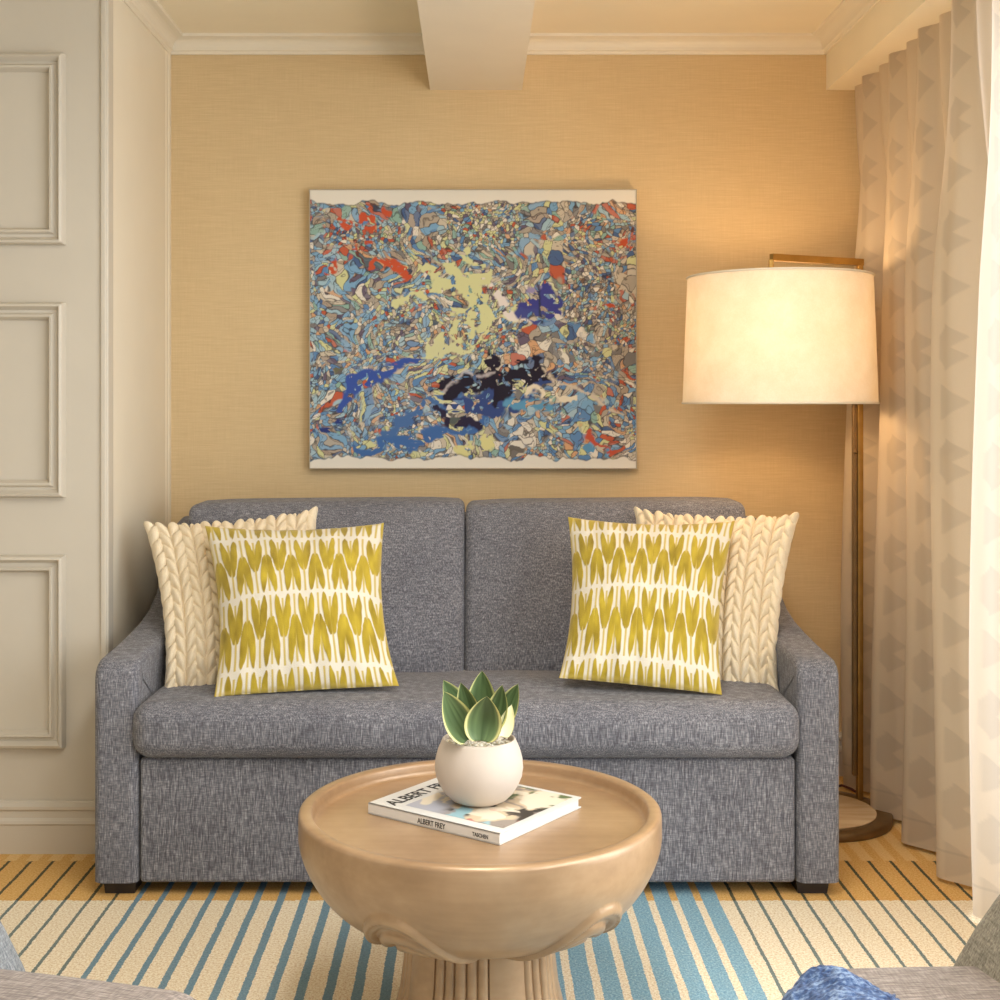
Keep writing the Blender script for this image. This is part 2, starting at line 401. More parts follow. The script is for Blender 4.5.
# ------------------------------------------------------------------ painting
def make_art():
    nu, nv = 560, 476
    x0, x1, z0, z1 = -.556, .536, 1.039, 1.970; yf = 4.425
    U, V = np.meshgrid(np.linspace(0, 1, nu), np.linspace(0, 1, nv), indexing='ij')   # V down from the top
    asp = (x1 - x0) / (z1 - z0); x = U * asp; y = V
    wx = fbm(x * 7, y * 7, 4, 1) - .5; wy = fbm(x * 7, y * 7, 4, 2) - .5
    hexc = lambda *c: np.array([lin(q) for q in c])
    pal = hexc((124, 164, 196), (158, 186, 198), (198, 186, 166), (172, 160, 144), (96, 134, 178), (186, 94, 68), (204, 204, 152), (124, 120, 118), (222, 214, 200), (78, 100, 140), (168, 150, 132), (206, 160, 120), (140, 172, 160), (104, 92, 110))
    def vor(xx, yy, sc, seed):
        gx = xx * sc; gy = yy * sc; ix = np.floor(gx).astype(int); iy = np.floor(gy).astype(int)
        d1 = np.full(xx.shape, 9.); d2 = d1.copy(); idn = np.zeros(xx.shape)
        def hh(a, b, s):
            n = (a * 73856093 ^ b * 19349663 ^ (s + seed) * 83492791) & 0x7fffffff; n = (n * 1103515245 + 12345) & 0x7fffffff; return ((n >> 8) & 0xffff) / 65535.
        for a in (-1, 0, 1):
            for b in (-1, 0, 1):
                cx = ix + a; cy = iy + b; px = cx + hh(cx, cy, 1); py = cy + hh(cx, cy, 2)
                d = np.hypot(gx - px, gy - py); r = hh(cx, cy, 3)
                nw = d < d1; d2 = np.where(nw, d1, np.minimum(d2, d)); idn = np.where(nw, r, idn); d1 = np.where(nw, d, d1)
        return idn, d2 - d1, d1
    def pick(r, wts):
        c = np.cumsum(wts, axis=-1); c = c / c[..., -1:]
        return (r[..., None] > c).sum(-1).clip(0, len(pal) - 1)
    W = np.zeros(U.shape + (len(pal),))
    L = 1 - U; top = 1 - V
    R = U
    base = [1, .8, 1.6, 1.5, .9, .45, .7, 1.1, .9, .7, 1.2, .5, .6, .5]
    for k, b in enumerate(base): W[..., k] = b
    W[..., 0] += 3 * L * L; W[..., 1] += 2.2 * L * L
    W[..., 5] += 2.4 * np.exp(-(((U - .2) / .2) ** 2 + ((V - .17) / .16) ** 2)) + 1.0 * sstep(.86, 1, U) + 1.4 * np.exp(-(((U - .85) / .1) ** 2 + ((V - .9) / .07) ** 2))
    cen = np.exp(-(((U - .47) / .26) ** 2 + ((V - .33) / .3) ** 2)); W[..., 6] += 3.2 * cen; W[..., 12] += cen
    low = sstep(.75, .9, V); W[..., 0] += 2 * low; W[..., 6] += 1.2 * low; W[..., 8] += 1.2 * low
    W[..., 4] += 1.6 * sstep(.5, .8, V)
    i1, e1, _ = vor(x + wx * .14, y + wy * .14, 27, 11)
    i2, e2, _ = vor(x + wx * .2 + .02 * np.sin(40 * y), y + wy * .2, 46, 29)
    i3, e3, _ = vor(x + wx * .1, y + wy * .1, 80, 53)
    c1 = pal[pick(i1, W)]; c2 = pal[pick(i2, W)]; c3 = pal[pick(i3, W)]
    nm = fbm(x * 9 + 4, y * 9, 3, 7)
    use2 = sstep(.38, .42, nm); use3 = sstep(.56, .6, fbm(x * 6, y * 6 + 3, 3, 17))
    col = c1 * (1 - use2[..., None]) + c2 * use2[..., None]
    col = col * (1 - use3[..., None]) + c3 * use3[..., None]
    # wandering contour lines
    dk = np.array(lin((58, 52, 56)))
    f = fbm(x * 16 + wx * 3, y * 16 + wy * 3, 3, 31)
    fz = np.abs((f * 7) % 1 - .5)
    line = np.maximum.reduce([(1 - use2) * (1 - sstep(.03, .075, e1)), use2 * (1 - use3) * (1 - sstep(.06, .14, e2)), use3 * (1 - sstep(.08, .18, e3)), .75 * (1 - sstep(.03, .075, fz))])
    band = (np.floor(f * 7 + .5).astype(int) % 3)
    col = np.where((band == 1)[..., None], col * .86 + .08, col)
    col = col * (1 - .8 * line[..., None]) + dk * .8 * line[..., None]
    frag = np.maximum(sstep(.36, .41, fbm(x * 42 + wx * 9, y * 42, 3, 91)), .0)
    def over(mask, c, a=1.0):
        nonlocal col
        m = (np.clip(mask, 0, 1) * a)[..., None]; col = col * (1 - m) + np.array(lin(c)) * m
    def stroke(pts, wd, rough=.02, seed=0, soft=.006):
        nx = x + (fbm(x * 14, y * 14, 4, seed) - .5) * rough * 4; ny = y + (fbm(x * 14 + 5, y * 14, 4, seed + 9) - .5) * rough * 4
        d = np.full(x.shape, 9.)
        pts = [(a * asp, b) for a, b in pts]
        for k in range(len(pts) - 1):
            (ax, ay), (bx, by) = pts[k], pts[k + 1]; t = np.clip(((nx - ax) * (bx - ax) + (ny - ay) * (by - ay)) / ((bx - ax) ** 2 + (by - ay) ** 2), 0, 1)
            w0, w1 = wd[k], wd[k + 1]
            d = np.minimum(d, np.hypot(nx - ax - t * (bx - ax), ny - ay - t * (by - ay)) - (w0 + (w1 - w0) * t))
        return (1 - sstep(-soft, soft, d)) * frag
    holes = sstep(.42, .47, fbm(x * 22, y * 22, 3, 77))
    # pale yellow cloud
    ym = stroke([(.29, .40), (.42, .30), (.50, .38), (.58, .46)], [.03, .05, .07, .05], .05, 3)
    ym2 = stroke([(.40, .55), (.50, .50), (.62, .45)], [.05, .075, .02], .05, 5)
    over(np.maximum(ym, ym2) * holes, (208, 208, 156))
    over(stroke([(.40, .57), (.48, .55)], [.03, .03], .04, 6) * holes, (206, 206, 160))
    # white slashes
    over(stroke([(.56, .36), (.62, .43), (.68, .47)], [.012, .022, .004], .02, 8), (226, 216, 210))
    # indigo blob
    over(stroke([(.69, .41), (.72, .38), (.74, .40)], [.055, .055, .045], .03, 12), (64, 66, 138))
    over(stroke([(.64, .45), (.70, .46)], [.02, .03], .02, 13), (70, 76, 140))
    over(stroke([(.67, .38), (.70, .36)], [.012, .008], .02, 14), (150, 140, 180))
    over(stroke([(.70, .34), (.71, .48)], [.004, .004], .01, 15), (46, 52, 66))
    # blue diagonal strokes
    blu = (56, 84, 148)
    over(stroke([(.10, .79), (.15, .69), (.33, .61)], [.014, .028, .012], .02, 21), (58, 84, 160))
    over(stroke([(-.02, .88), (.10, .84)], [.014, .012], .02, 22), (44, 58, 120))
    over(stroke([(.14, .93), (.33, .88), (.52, .84)], [.018, .026, .028], .03, 23), (66, 104, 162))
    over(stroke([(.20, .86), (.36, .78), (.45, .74)], [.012, .026, .030], .03, 24), (74, 108, 160))
    over(stroke([(.44, .76), (.55, .78), (.66, .72), (.76, .70)], [.035, .035, .03, .02], .03, 25), (56, 74, 128))
    # black sweep
    over(stroke([(.38, .72), (.46, .69), (.56, .70), (.66, .63), (.76, .68)], [.012, .050, .060, .055, .018], .04, 31) * sstep(.30, .38, fbm(x * 30, y * 30, 3, 33)), (38, 32, 46))
    over(stroke([(.41, .81), (.53, .83)], [.016, .018], .03, 34), (44, 38, 62))
    over(stroke([(.42, .73), (.48, .66), (.55, .64)], [.004, .005, .004], .02, 35), (196, 188, 190), .8)
    # cyan and cream at lower right
    over(stroke([(.60, .78), (.69, .76), (.74, .80)], [.012, .024, .010], .02, 41) , (92, 150, 186))
    over(stroke([(.67, .72), (.78, .76), (.86, .88)], [.010, .016, .022], .03, 42) * holes, (226, 214, 190))
    over(stroke([(.72, .65), (.86, .74), (.95, .80)], [.004, .008, .004], .02, 43), (206, 192, 172))
    over(stroke([(.48, .93), (.55, .92)], [.028, .03], .03, 44) * holes, (214, 208, 146))
    over(stroke([(.84, .91), (.93, .93)], [.014, .014], .03, 45), (192, 84, 62))
    over(stroke([(.87, .96), (.89, .93)], [.016, .014], .03, 46), (92, 146, 186))
    for (a, b, r) in ((.16, .12, .03), (.10, .11, .014), (.11, .20, .02), (.175, .19, .014), (.18, .24, .02), (.24, .28, .026), (.30, .29, .018), (.24, .06, .018), (.05, .27, .018), (.92, .42, .02), (.96, .19, .02)):
        over(stroke([(a, b), (a + .015, b + .004)], [r, r], .03, int(a * 100)) * sstep(.3, .36, fbm(x * 26, y * 26, 2, 3)), (194, 84, 54))
    # ragged white margins
    e = .045 + (fbm(x * 26, y * 0 + 2, 3, 61) - .5) * .035; e2 = .035 + (fbm(x * 24, y * 0 + 9, 3, 62) - .5) * .04
    wt = 1 - sstep(-.004, .002, y - e); wb = sstep(-.002, .004, y - (1 - e2))
    edge = np.exp(-((y - e) / .004) ** 2) + np.exp(-((y - 1 + e2) / .004) ** 2)
    over(edge, (80, 74, 72), .6)
    over(np.maximum(wt, wb), (226, 220, 208))
    Vt = np.stack([x0 + U * (x1 - x0), np.full_like(U, yf), z1 - V * (z1 - z0)], -1).reshape(-1, 3)
    Fc = grid_faces(nu, nv)
    me = np_mesh('canvas_face', Vt, Fc[:, ::-1], col.reshape(-1, 3))
    root = empty('abstract_painting', ((x0 + x1) / 2, YB, z0), 'wide abstract painting in blue, orange and yellow hanging above the sofa', 'painting')
    link('canvas', me, M['art'], root)
    f = MB(); d = .003
    f.box(x0 - d, x0, yf - .004, YB - .002, z0 - d, z1 + d); f.box(x1, x1 + d, yf - .004, YB - .002, z0 - d, z1 + d)
    f.box(x0, x1, yf - .004, YB - .002, z0 - d, z0); f.box(x0, x1, yf - .004, YB - .002, z1, z1 + d)
    f.obj('frame', M['artframe'], root)
    MB().box(x0, x1, yf + .003, yf + .02, z0, z1).obj('stretcher_board', M['canvas_side'], root)
make_art()

# ------------------------------------------------------------------ sofa
sofa = empty('sofa', (-.023, 3.85, 0), 'charcoal grey two-seat sofa with sloped arms against the gold wall', 'sofa')
AX = ((-.972, -.860), (.817, .926))
def arm(x0, x1):
    # side outline (Y, z) of the arm, rounded over its top edges
    top = [(3.35, .545), (3.356, .572), (3.375, .592), (3.40, .601), (3.55, .609), (3.70, .620), (3.82, .633), (3.92, .655), (4.00, .690), (4.08, .745), (4.16, .815), (4.24, .870), (4.34, .885)]
    bot = .036; r = .022; seg = 5
    # cross-section rings along the outline of the arm (front edge then top edge)
    m = MB(); path = [(3.35, bot), (3.35, .2), (3.35, .38)] + top + [(4.36, .86), (4.36, .45), (4.36, bot)]
    n = len(path); inner = []
    for i, (y, z) in enumerate(path):
        a = path[max(i - 1, 0)]; b = path[min(i + 1, n - 1)]; ty, tz = b[0] - a[0], b[1] - a[1]; L = math.hypot(ty, tz); ny, nz = -tz / L, ty / L   # outward normal
        inner.append((y, z, ny, nz))
    xs = []
    for k in range(seg + 1):
        a = k / seg * PI / 2; xs.append((x0 + r * (1 - math.sin(a)) if False else x0 + r - r * math.cos(a), r - r * math.sin(a)))
    prof = [(x0, .06)] + xs + [(x1 - (x - x0), d) for x, d in reversed(xs)] + [(x1, .06)]
    v = []
    for (y, z, ny, nz) in inner:
        for (x, d) in prof: v.append((x, y - ny * d, z - nz * d))
    L = len(prof); f = []
    for i in range(n - 1):
        for k in range(L - 1): f.append((i * L + k, i * L + k + 1, (i + 1) * L + k + 1, (i + 1) * L + k))
    # flat sides
    c0 = len(v)
    cl = [(y - ny * .06, z - nz * .06) for (y, z, ny, nz) in inner]
    v.append((x0, 3.8, .3)); v.append((x1, 3.8, .3))
    for i in range(n - 1):
        f.append((i * L, (i + 1) * L, c0)); f.append((i * L + L - 1, c0 + 1, (i + 1) * L + L - 1))
    f.append((0, c0, (n - 1) * L)); f.append((L - 1, (n - 1) * L + L - 1, c0 + 1)); f.append(tuple(range(L))[::-1] + ())
    m.add(v, f)
    o = m.obj('arm', M['sofa'], sofa, True); autosmooth(o, 50); return o
arm(*AX[0]); arm(*AX[1])
MB().rbox(-.856, .813, 3.358, 3.42, .033, .352, .012, flat=4).obj('base_panel', M['sofa'], sofa, True)
MB().rbox(-.86, .817, 4.20, 4.36, .045, .90, .03, flat=4).obj('back_frame', M['sofa'], sofa, True)
MB().rbox(-.86, .817, 3.42, 4.22, .08, .33, .01, flat=2).obj('seat_deck', M['sofa'], sofa, True)
def seatwarp(u, Q):
    Q = Q.copy(); a = (1 - u[:, 0] ** 4) * (1 - np.abs(u[:, 1]) ** 3)
    Q[:, 2] += np.where(u[:, 2] > 0, a * .012, 0) + .004 * np.sin(u[:, 0] * 9) * (u[:, 2] > 0) * (1 - u[:, 1] ** 2)
    Q[:, 1] += np.where(u[:, 1] < 0, -.012 * (1 - u[:, 2] ** 2) * (1 - u[:, 0] ** 6), 0)
    Q[:, 2] -= np.where(u[:, 2] > 0, np.exp(-((np.abs(u[:, 0] + .0)) / .05) ** 2) * sstep(.6, 1, u[:, 1]) * .02, 0)
    Q[:, 2] -= .030 * (u[:, 2] > 0) * sstep(-.4, .8, u[:, 1])
    return Q
sc = MB(); sc.rbox(-.872, .822, 3.312, 3.98, .354, .498, .050, seatwarp, 6, 14); sc = sc.obj('seat_cushion', M['sofa'], sofa, True)
def piping(z, yy):
    pts = []
    for t in np.linspace(0, 1, 60):
        x = -.845 + 1.64 * t; u = (x + .025) / .85
        pts.append((x, yy - .012 * (1 - .6) * (1 - u ** 6), z))
    return pts
MB().tube(piping(.476, 3.3295), .0022, 6).obj('piping', M['sofa'], sc, True)
MB().tube(piping(.378, 3.3275), .0024, 6).obj('piping', M['sofa'], sc, True)
def back_cushion(x0, x1, sgn):
    def wp(u, Q):
        Q = Q.copy()
        Q[:, 1] -= np.where(u[:, 1] < 0, .035 * (1 - u[:, 0] ** 4) * (1 - u[:, 2] ** 4), 0)
        Q[:, 2] += np.where(u[:, 2] > 0, .008 * (1 - u[:, 0] ** 8) + .004 * u[:, 0] * sgn, 0)
        Q[:, 0] *= 1 - .004 * np.clip(u[:, 2], 0, 1)
        Q[:, 1] += (Q[:, 2] + .24) * .42           # lean
        return Q
    m = MB(); m.rbox(x0, x1, 3.79, 3.985,   .460, .950, .024, wp, 6, 10)
    return m.obj('back_cushion', M['sofa'], sofa, True)
back_cushion(-.872, -.0335, 1); back_cushion(-.0325, .818, 1)
for x in (-.955, .818):
    for y in (3.375, 4.27):
        m = MB(); z = .046; a = .087
        v = [(x + .006, y + .004, 0), (x + a - .006, y + .004, 0), (x + a - .006, y + a, 0), (x + .006, y + a, 0), (x, y, z), (x + a, y, z), (x + a, y + a, z), (x, y + a, z)]
        m.add(v, [(0, 1, 2, 3), (4, 5, 6, 7), (0, 1, 5, 4), (1, 2, 6, 5), (2, 3, 7, 6), (3, 0, 4, 7)]); m.obj('foot', M['foot'], sofa)

# ------------------------------------------------------------------ pillows
def pillow(name, TL, TR, BR, BL, thick, mode, label, cat, group, pin=.075, seed=0, n=230):
    TL, TR, BR, BL = map(np.array, (TL, TR, BR, BL))
    s = np.linspace(-1, 1, n); U, V = np.meshgrid(s, s, indexing='ij')        # V = +1 is the top
    pu = U * (1 - pin * (1 - V ** 2) * (1.35 - .25 * V)); pv = V * (1 - pin * np.where(V > 0, 1.15, .2) * (1 - U ** 2))
    a = (pu + 1) / 2; b = (pv + 1) / 2
    base = ((1 - a) * (1 - b))[..., None] * BL + (a * (1 - b))[..., None] * BR + ((1 - a) * b)[..., None] * TL + (a * b)[..., None] * TR
    nrm = np.cross(TR - TL, BL - TL); nrm = nrm / np.linalg.norm(nrm)
    if nrm[1] > 0: nrm = -nrm                                             # front side looks towards -Y
    puff = (np.clip(1 - np.abs(U) ** 2.4, 0, 1) ** .62) * (np.clip(1 - np.abs(V) ** 2.4, 0, 1) ** .62)
    fold = (fbm(U * 2.2 + 5, V * 2.2, 3, seed) - .5) * .022 * puff + .006 * np.sin(U * 19 + seed + V * 3) * sstep(.5, .95, np.abs(V)) * puff + .012 * (fbm((U + V) * 1.6 + seed, (U - V) * 4.5, 2, seed + 1) - .5) * sstep(.3, 1.1, np.abs(U * V) + .3) * puff
    h = thick * puff + fold
    col = None
    if mode == 'braid':
        NC = 8; NR = 11.0
        cu = (U + 1) / 2 * NC; ci = np.floor(cu).clip(0, NC - 1); f = (cu - ci) * 2 - 1            # -1..1 across a braid
        side = np.where(f < 0, -1., 1.)
        q = np.abs(f)                                                    # 0 centre .. 1 edge
        ph = (V + 1) / 2 * NR + q * .62 + ci * .37 + np.where(side > 0, .5, 0)
        k = ph - np.floor(ph); kk = k * 2 - 1
        lobe = np.clip(1 - kk ** 2, 0, 1) ** .40 * np.sqrt(np.clip(1 - ((q - .44) / .54) ** 2, 0, 1))
        amp = .023 * np.clip(1.35 - .35 * np.abs(U), 0, 1) * sstep(0, .10, 1 - np.abs(U) + .03) 
        h = h + lobe * amp
        edge_out = lobe * .010 * (sstep(.90, 1, np.abs(U)) + sstep(.90, 1, np.abs(V)))
        cvec = base - (TL + TR + BL + BR) / 4
        base = base + cvec / (np.linalg.norm(cvec, axis=-1, keepdims=True) + 1e-6) * edge_out[..., None]
        mat = M['knit']
    else:
        # ikat leaves: columns of mirrored leaf pairs, white chevrons between rows
        Wd = .285; Hd = .78
        uu = (U + 1 + .02 * fbm(U * 3, V * 3, 2, seed)) / Wd + .25; vv = (1 - V) / Hd + .70
        fu = uu - np.floor(uu); rv = vv - np.floor(vv)
        jit = (vnoise(U * 60, V * 12, seed) - .5) * .05
        ivory = np.array(lin((218, 212, 198))); gold = np.array(lin((172, 152, 48))); deep = np.array(lin((136, 114, 30))); pale = np.array(lin((196, 172, 84)))
        d0 = np.minimum(fu, 1 - fu); d5 = np.abs(fu - .5)
        def leafm(d, t):      # t 0 at the spread tip, 1 at the stem
            c = .245 - .175 * np.clip(t, 0, 1) ** 1.15
            wd = .156 * np.clip(np.sin(np.clip(t, 0, 1) * PI) ** .55, 0, 1) + .0
            return 1 - sstep(-.018, .018, np.abs(d - c) - wd + jit)
        zz = .05 * (1 - 2 * d5 * 2)                                          # chevron offset
        t1 = (rv - .01 - .10 * (.5 - d0)) / .60; t2 = (rv - .35) / .63
        m1 = leafm(d0, t1 + 0) * (t1 > 0) * (t1 < 1)
        m2 = leafm(d5, 1 - (t2 - .06 * (d5 * 2))) * (t2 > 0) * (t2 < 1.06)
        stem = np.maximum((1 - sstep(.030, .055, d0)) * (rv > .10), (1 - sstep(.030, .055, d5)) * (rv > .04) * (rv < .98))
        fill = np.maximum((1 - sstep(.05, .09, d0)) * (1 - sstep(.0, .22, np.abs(rv - .42))), (1 - sstep(.05, .09, d5)) * (1 - sstep(0, .22, np.abs(rv - .50))))
        col = np.broadcast_to(ivory, U.shape + (3,)).copy()
        def ov(m, c):
            nonlocal col
            m = np.clip(m, 0, 1)[..., None]; col = col * (1 - m) + c * m
        ov(stem * .9, pale * .75 + gold * .25); ov(fill, gold)
        tone = fbm(U * 14, V * 5, 3, seed + 3)[..., None]
        ov(np.maximum(m1, m2), gold * tone * 1.35 + deep * (1 - tone) * .9)
        edge = sstep(.955, .985, np.maximum(np.abs(U), np.abs(V))); ov(edge * .5, pale)
        h = h + .0012 * np.maximum(m1, m2)
        mat = M['yellow']; col = col.reshape(-1, 3)
    front = base + nrm * h[..., None]
    backn = 90; idx = np.linspace(0, n - 1, backn).round().astype(int)
    B = base - nrm * (thick * .75 * puff)[..., None]
    V3 = np.concatenate([front.reshape(-1, 3), B.reshape(-1, 3)])
    Fa = grid_faces(n, n); Fb = grid_faces(n, n, n * n)[:, ::-1]
    # stitch the rim
    rim = []
    loop = [(i, 0) for i in range(n)] + [(n - 1, j) for j in range(1, n)] + [(i, n - 1) for i in range(n - 2, -1, -1)] + [(0, j) for j in range(n - 2, 0, -1)]
    ids = [i * n + j for i, j in loop]
    for k in range(len(ids)): a_, b_ = ids[k], ids[(k + 1) % len(ids)]; rim.append((b_, a_, a_ + n * n, b_ + n * n))
    Fc = np.concatenate([Fa, Fb, np.array(rim)])
    cc = None if col is None else np.concatenate([col, np.broadcast_to(np.array(lin((206, 186, 92))), col.shape)])
    me = np_mesh(name, V3, Fc, cc)
    o = link(name, me, mat); 
    b = (BL + BR) / 2; o.location = b; me.transform(Matrix.Translation(-Vector(b)))
    return tag(o, label, cat, group)
# cream braided pillows at the back, mustard ones in front
pillow('braided_pillow', P(145, 527, 3.80), P(317, 512, 3.93), P(330, 692, 3.62), P(164, 693, 3.53), .060, 'braid',
       'chunky cream braided pillow standing at the panelled wall end of the sofa', 'pillow', 'cream braided pillows', seed=3, n=300)
pillow('braided_pillow', P(635, 512, 3.93), P(798, 518, 3.80), P(778, 690, 3.55), P(632, 688, 3.64), .060, 'braid',
       'chunky cream braided pillow standing by the sofa arm nearest the lamp', 'pillow', 'cream braided pillows', seed=8, n=300)
pillow('patterned_pillow', P(205, 526, 3.68), P(384, 523, 3.74), P(399, 686, 3.42), P(214, 697, 3.385), .085, 'ikat',
       'mustard and white leaf-print pillow leaning on the sofa end by the panelled wall', 'pillow', 'mustard leaf-print pillows', seed=5, n=300)
pillow('patterned_pillow', P(568, 517, 3.74), P(735, 521, 3.68), P(722, 695, 3.385), P(559, 678, 3.43), .085, 'ikat',
       'mustard and white leaf-print pillow leaning on the sofa half nearest the lamp', 'pillow', 'mustard leaf-print pillows', seed=9, n=300)

# ------------------------------------------------------------------ coffee table
TX, TY = .008, 2.637; ZT = .45; RT = .36
table = empty('coffee_table', (TX, TY, 0), 'round pale gold coffee table with bowl-shaped top on fluted pedestal', 'coffee table')
def bowl():
    prof = [(0, .425), (.10, .425), (.20, .425), (.318, .4235), (.326, .424), (.3295, .427), (.331, .433), (.332, .444), (.3335, .4482), (.3365, .450), (.346, .4505), (.3545, .4500), (.3585, .4470), (.3598, .442), (.360, .434), (.360, .42)]
    zb, n_, m_, rim = .23, 2.7, 1.5, .05
    for t in np.linspace(1, 0, 130):
        r = .14 + .22 * t; z = zb + (ZT - rim - zb) * (1 - (1 - t ** n_) ** (1 / m_)); prof.append((r, z))
    arc = {}; L = 0; q = prof[15:][::-1]
    for i in range(len(q)):
        if i: L += math.hypot(q[i][0] - q[i - 1][0], q[i][1] - q[i - 1][1])
        a_, b_ = q[max(i - 1, 0)], q[min(i + 1, len(q) - 1)]; tr, tz = b_[0] - a_[0], b_[1] - a_[1]; l = math.hypot(tr, tz); arc[q[i]] = (L, tz / l, -tr / l)
    prof.append((.10, .23)); prof.append((.02, .235))
    arch = [math.radians(a) for a in (-29, 42, 117, 189, 261)]
    N = 720
    def fn(r, z, a):
        if (r, z) in arc:
            sl, nr, nz = arc[(r, z)]; h = 0
            for c in arch:
                d = (a - c + PI) % (2 * PI) - PI
                hg = max(sl - .02, 0) / .215; rho = math.sqrt((d * (r + .06) / .122) ** 2 + hg ** 2)
                if rho < 1.12:
                    for (r0, w0, h0) in ((1.0, .09, .0095), (.76, .09, .0095), (.52, .09, .009), (.26, .10, .008)):
                        q = (rho - r0) / w0
                        if abs(q) < 1: h += h0 * (1 - q * q) ** .6
                    if rho < 1: h -= .004
            return (r + nr * h, z + nz * h)
        return (r, z)
    m = MB(); m.lathe(prof, (TX, TY, 0), N, fn)
    o = m.obj('tabletop_bowl', M['table'], table, True); autosmooth(o, 60); return o
bowl()
def pedestal():
    N = 720
    prof = [(.148, .262), (.148, .24), (.147, .20), (.150, .15), (.156, .10), (.168, .05), (.180, .02), (.186, .012), (.188, .004), (.186, 0), (.05, 0)]
    def fn(r, z, a):
        if r < .1: return (r, z)
        # five groups: a broad facet, then a bundle of narrow ribs under each arch
        k = ((math.degrees(a) - 8 + 360) % 72) / 72
        d = 0
        if k < .38 or k > .98:
            kk = ((k + .02) % 1) / .40; d = -.003 + .004 * math.sin(kk * PI)
        else:
            t = (k - .38) / .60 * 5; tt = t - math.floor(t); d = .0085 * abs(math.sin(tt * PI)) ** .5 - .009
            if abs(t - 2.5) < .5: d += .003
        return (r + d * min(1, max(z, 0) / .015 + .2), z)
    o = MB().lathe(prof, (TX, TY, 0), N, fn).obj('pedestal', M['table'], table, True); autosmooth(o, 50)
pedestal()

# ------------------------------------------------------------------ book
ZB0 = .4255; ZB1 = .4475
bc = np.array([-.2175, 2.664]); ed = np.array([math.cos(math.radians(-36.5)), math.sin(math.radians(-36.5))]); LB = .325; e1 = ed / np.linalg.norm(ed); e2 = np.array([-e1[1], e1[0]]); WB = .288
book = empty('hardback_book', (bc[0], bc[1], ZB0), 'white hardback art book with black title lying under the plant pot', 'book')
def Q3(s, w, z): p = bc + e1 * s + e2 * w; return (p[0], p[1], z)
def slab(m, s0, s1, w0, w1, z0, z1):
    v = [Q3(s, w, z) for s in (s0, s1) for w in (w0, w1) for z in (z0, z1)]
    m.add(v, [(0, 1, 3, 2), (4, 6, 7, 5), (0, 4, 5, 1), (2, 3, 7, 6), (0, 2, 6, 4), (1, 5, 7, 3)])
m = MB(); slab(m, 0, LB, 0, WB, ZB1 - .0028, ZB1); slab(m, 0, LB, 0, WB, ZB0, ZB0 + .0028); slab(m, 0, LB, 0, .003, ZB0, ZB1); m.obj('cover', M['cover'], book)
m = MB(); slab(m, .004, LB - .004, .004, WB - .004, ZB0 + .0028, ZB1 - .0028); m.obj('pages', M['page'], book)
def photo():
    nu, nv = 150, 140; s0, s1, w0, w1 = .072, LB - .012, .030, WB - .012
    U, V = np.meshgrid(np.linspace(0, 1, nu), np.linspace(0, 1, nv), indexing='ij')
    x = U * 3; y = V * 3; g = fbm(x + 2 * fbm(x, y, 3, 5), y, 4, 4); h = fbm(x * 2.5, y * 2.5, 4, 14)
    cs = [lin(c) for c in ((176, 178, 190), (150, 140, 132), (206, 188, 160), (96, 112, 72), (66, 62, 56), (186, 206, 208))]
    col = np.zeros(U.shape + (3,)); col[:] = cs[0]
    def ov(m, c):
        nonlocal col
        m = np.clip(m, 0, 1)[..., None]; col = col * (1 - m) + np.array(c) * m
    ov(sstep(.25, .5, U), cs[1]); ov(sstep(.48, .54, g) * (U > .3), cs[2]); ov(sstep(.52, .6, h) * sstep(.3, .4, U), cs[4])
    ov(sstep(.46, .56, h) * sstep(.55, .7, V) * sstep(.3, .5, U), cs[3]); ov(sstep(.57, .62, g) , lin((226, 216, 196)))
    ov(sstep(.55, .62, fbm(x * 2, y * 2, 3, 88)) * (1 - sstep(.2, .4, V)) * sstep(.3, .4, U), lin((150, 186, 196)))
    ov(sstep(.6, .66, fbm(x * 3, y * 3, 3, 98)) * (1 - sstep(.2, .4, V)) * sstep(.5, .6, U), lin((200, 130, 120)))
    pts = bc + e1 * (s0 + U * (s1 - s0))[..., None] + e2 * (w0 + V * (w1 - w0))[..., None]
    V3 = np.concatenate([pts, np.full(U.shape + (1,), ZB1 + .0004)], -1).reshape(-1, 3)
    link('cover_photo', np_mesh('cover_photo', V3, grid_faces(nu, nv), col.reshape(-1, 3)), M['print'], book)
photo()
def text(name, body, size, org, xdir, ydir, parent, mat, sx=1.0):
    c = bpy.data.curves.new(name, 'FONT'); c.body = body; c.size = size; c.extrude = .0002; c.offset = size * .012
    c.materials.append(mat); o = bpy.data.objects.new(name, c); COL.objects.link(o)
    x = Vector(xdir).normalized(); y = Vector(ydir).normalized(); z = x.cross(y)
    Mx = Matrix(((x.x * sx, y.x, z.x, org[0]), (x.y * sx, y.y, z.y, org[1]), (x.z * sx, y.z, z.z, org[2]), (0, 0, 0, 1)))
    bpy.context.view_layer.update(); dg = bpy.context.evaluated_depsgraph_get(); me = bpy.data.meshes.new_from_object(o.evaluated_get(dg))
    bpy.data.objects.remove(o); me.transform(Mx); me.materials.clear()
    return link(name, me, mat, parent, False)
text('title_lettering', 'ALBERT FREY', .044, Q3(.056, .016, ZB1 + .0005), (*e2, 0), (*(-e1), 0), book, M['ink'], .84)
text('spine_lettering', 'ALBERT FREY', .0150, Q3(.128, -.0004, ZB0 + .0055), (*e1, 0), (0, 0, 1), book, M['ink'], .78)
text('publisher_lettering', 'TASCHEN', .0105, Q3(.262, -.0004, ZB0 + .0065), (*e1, 0), (0, 0, 1), book, M['ink'], .8)

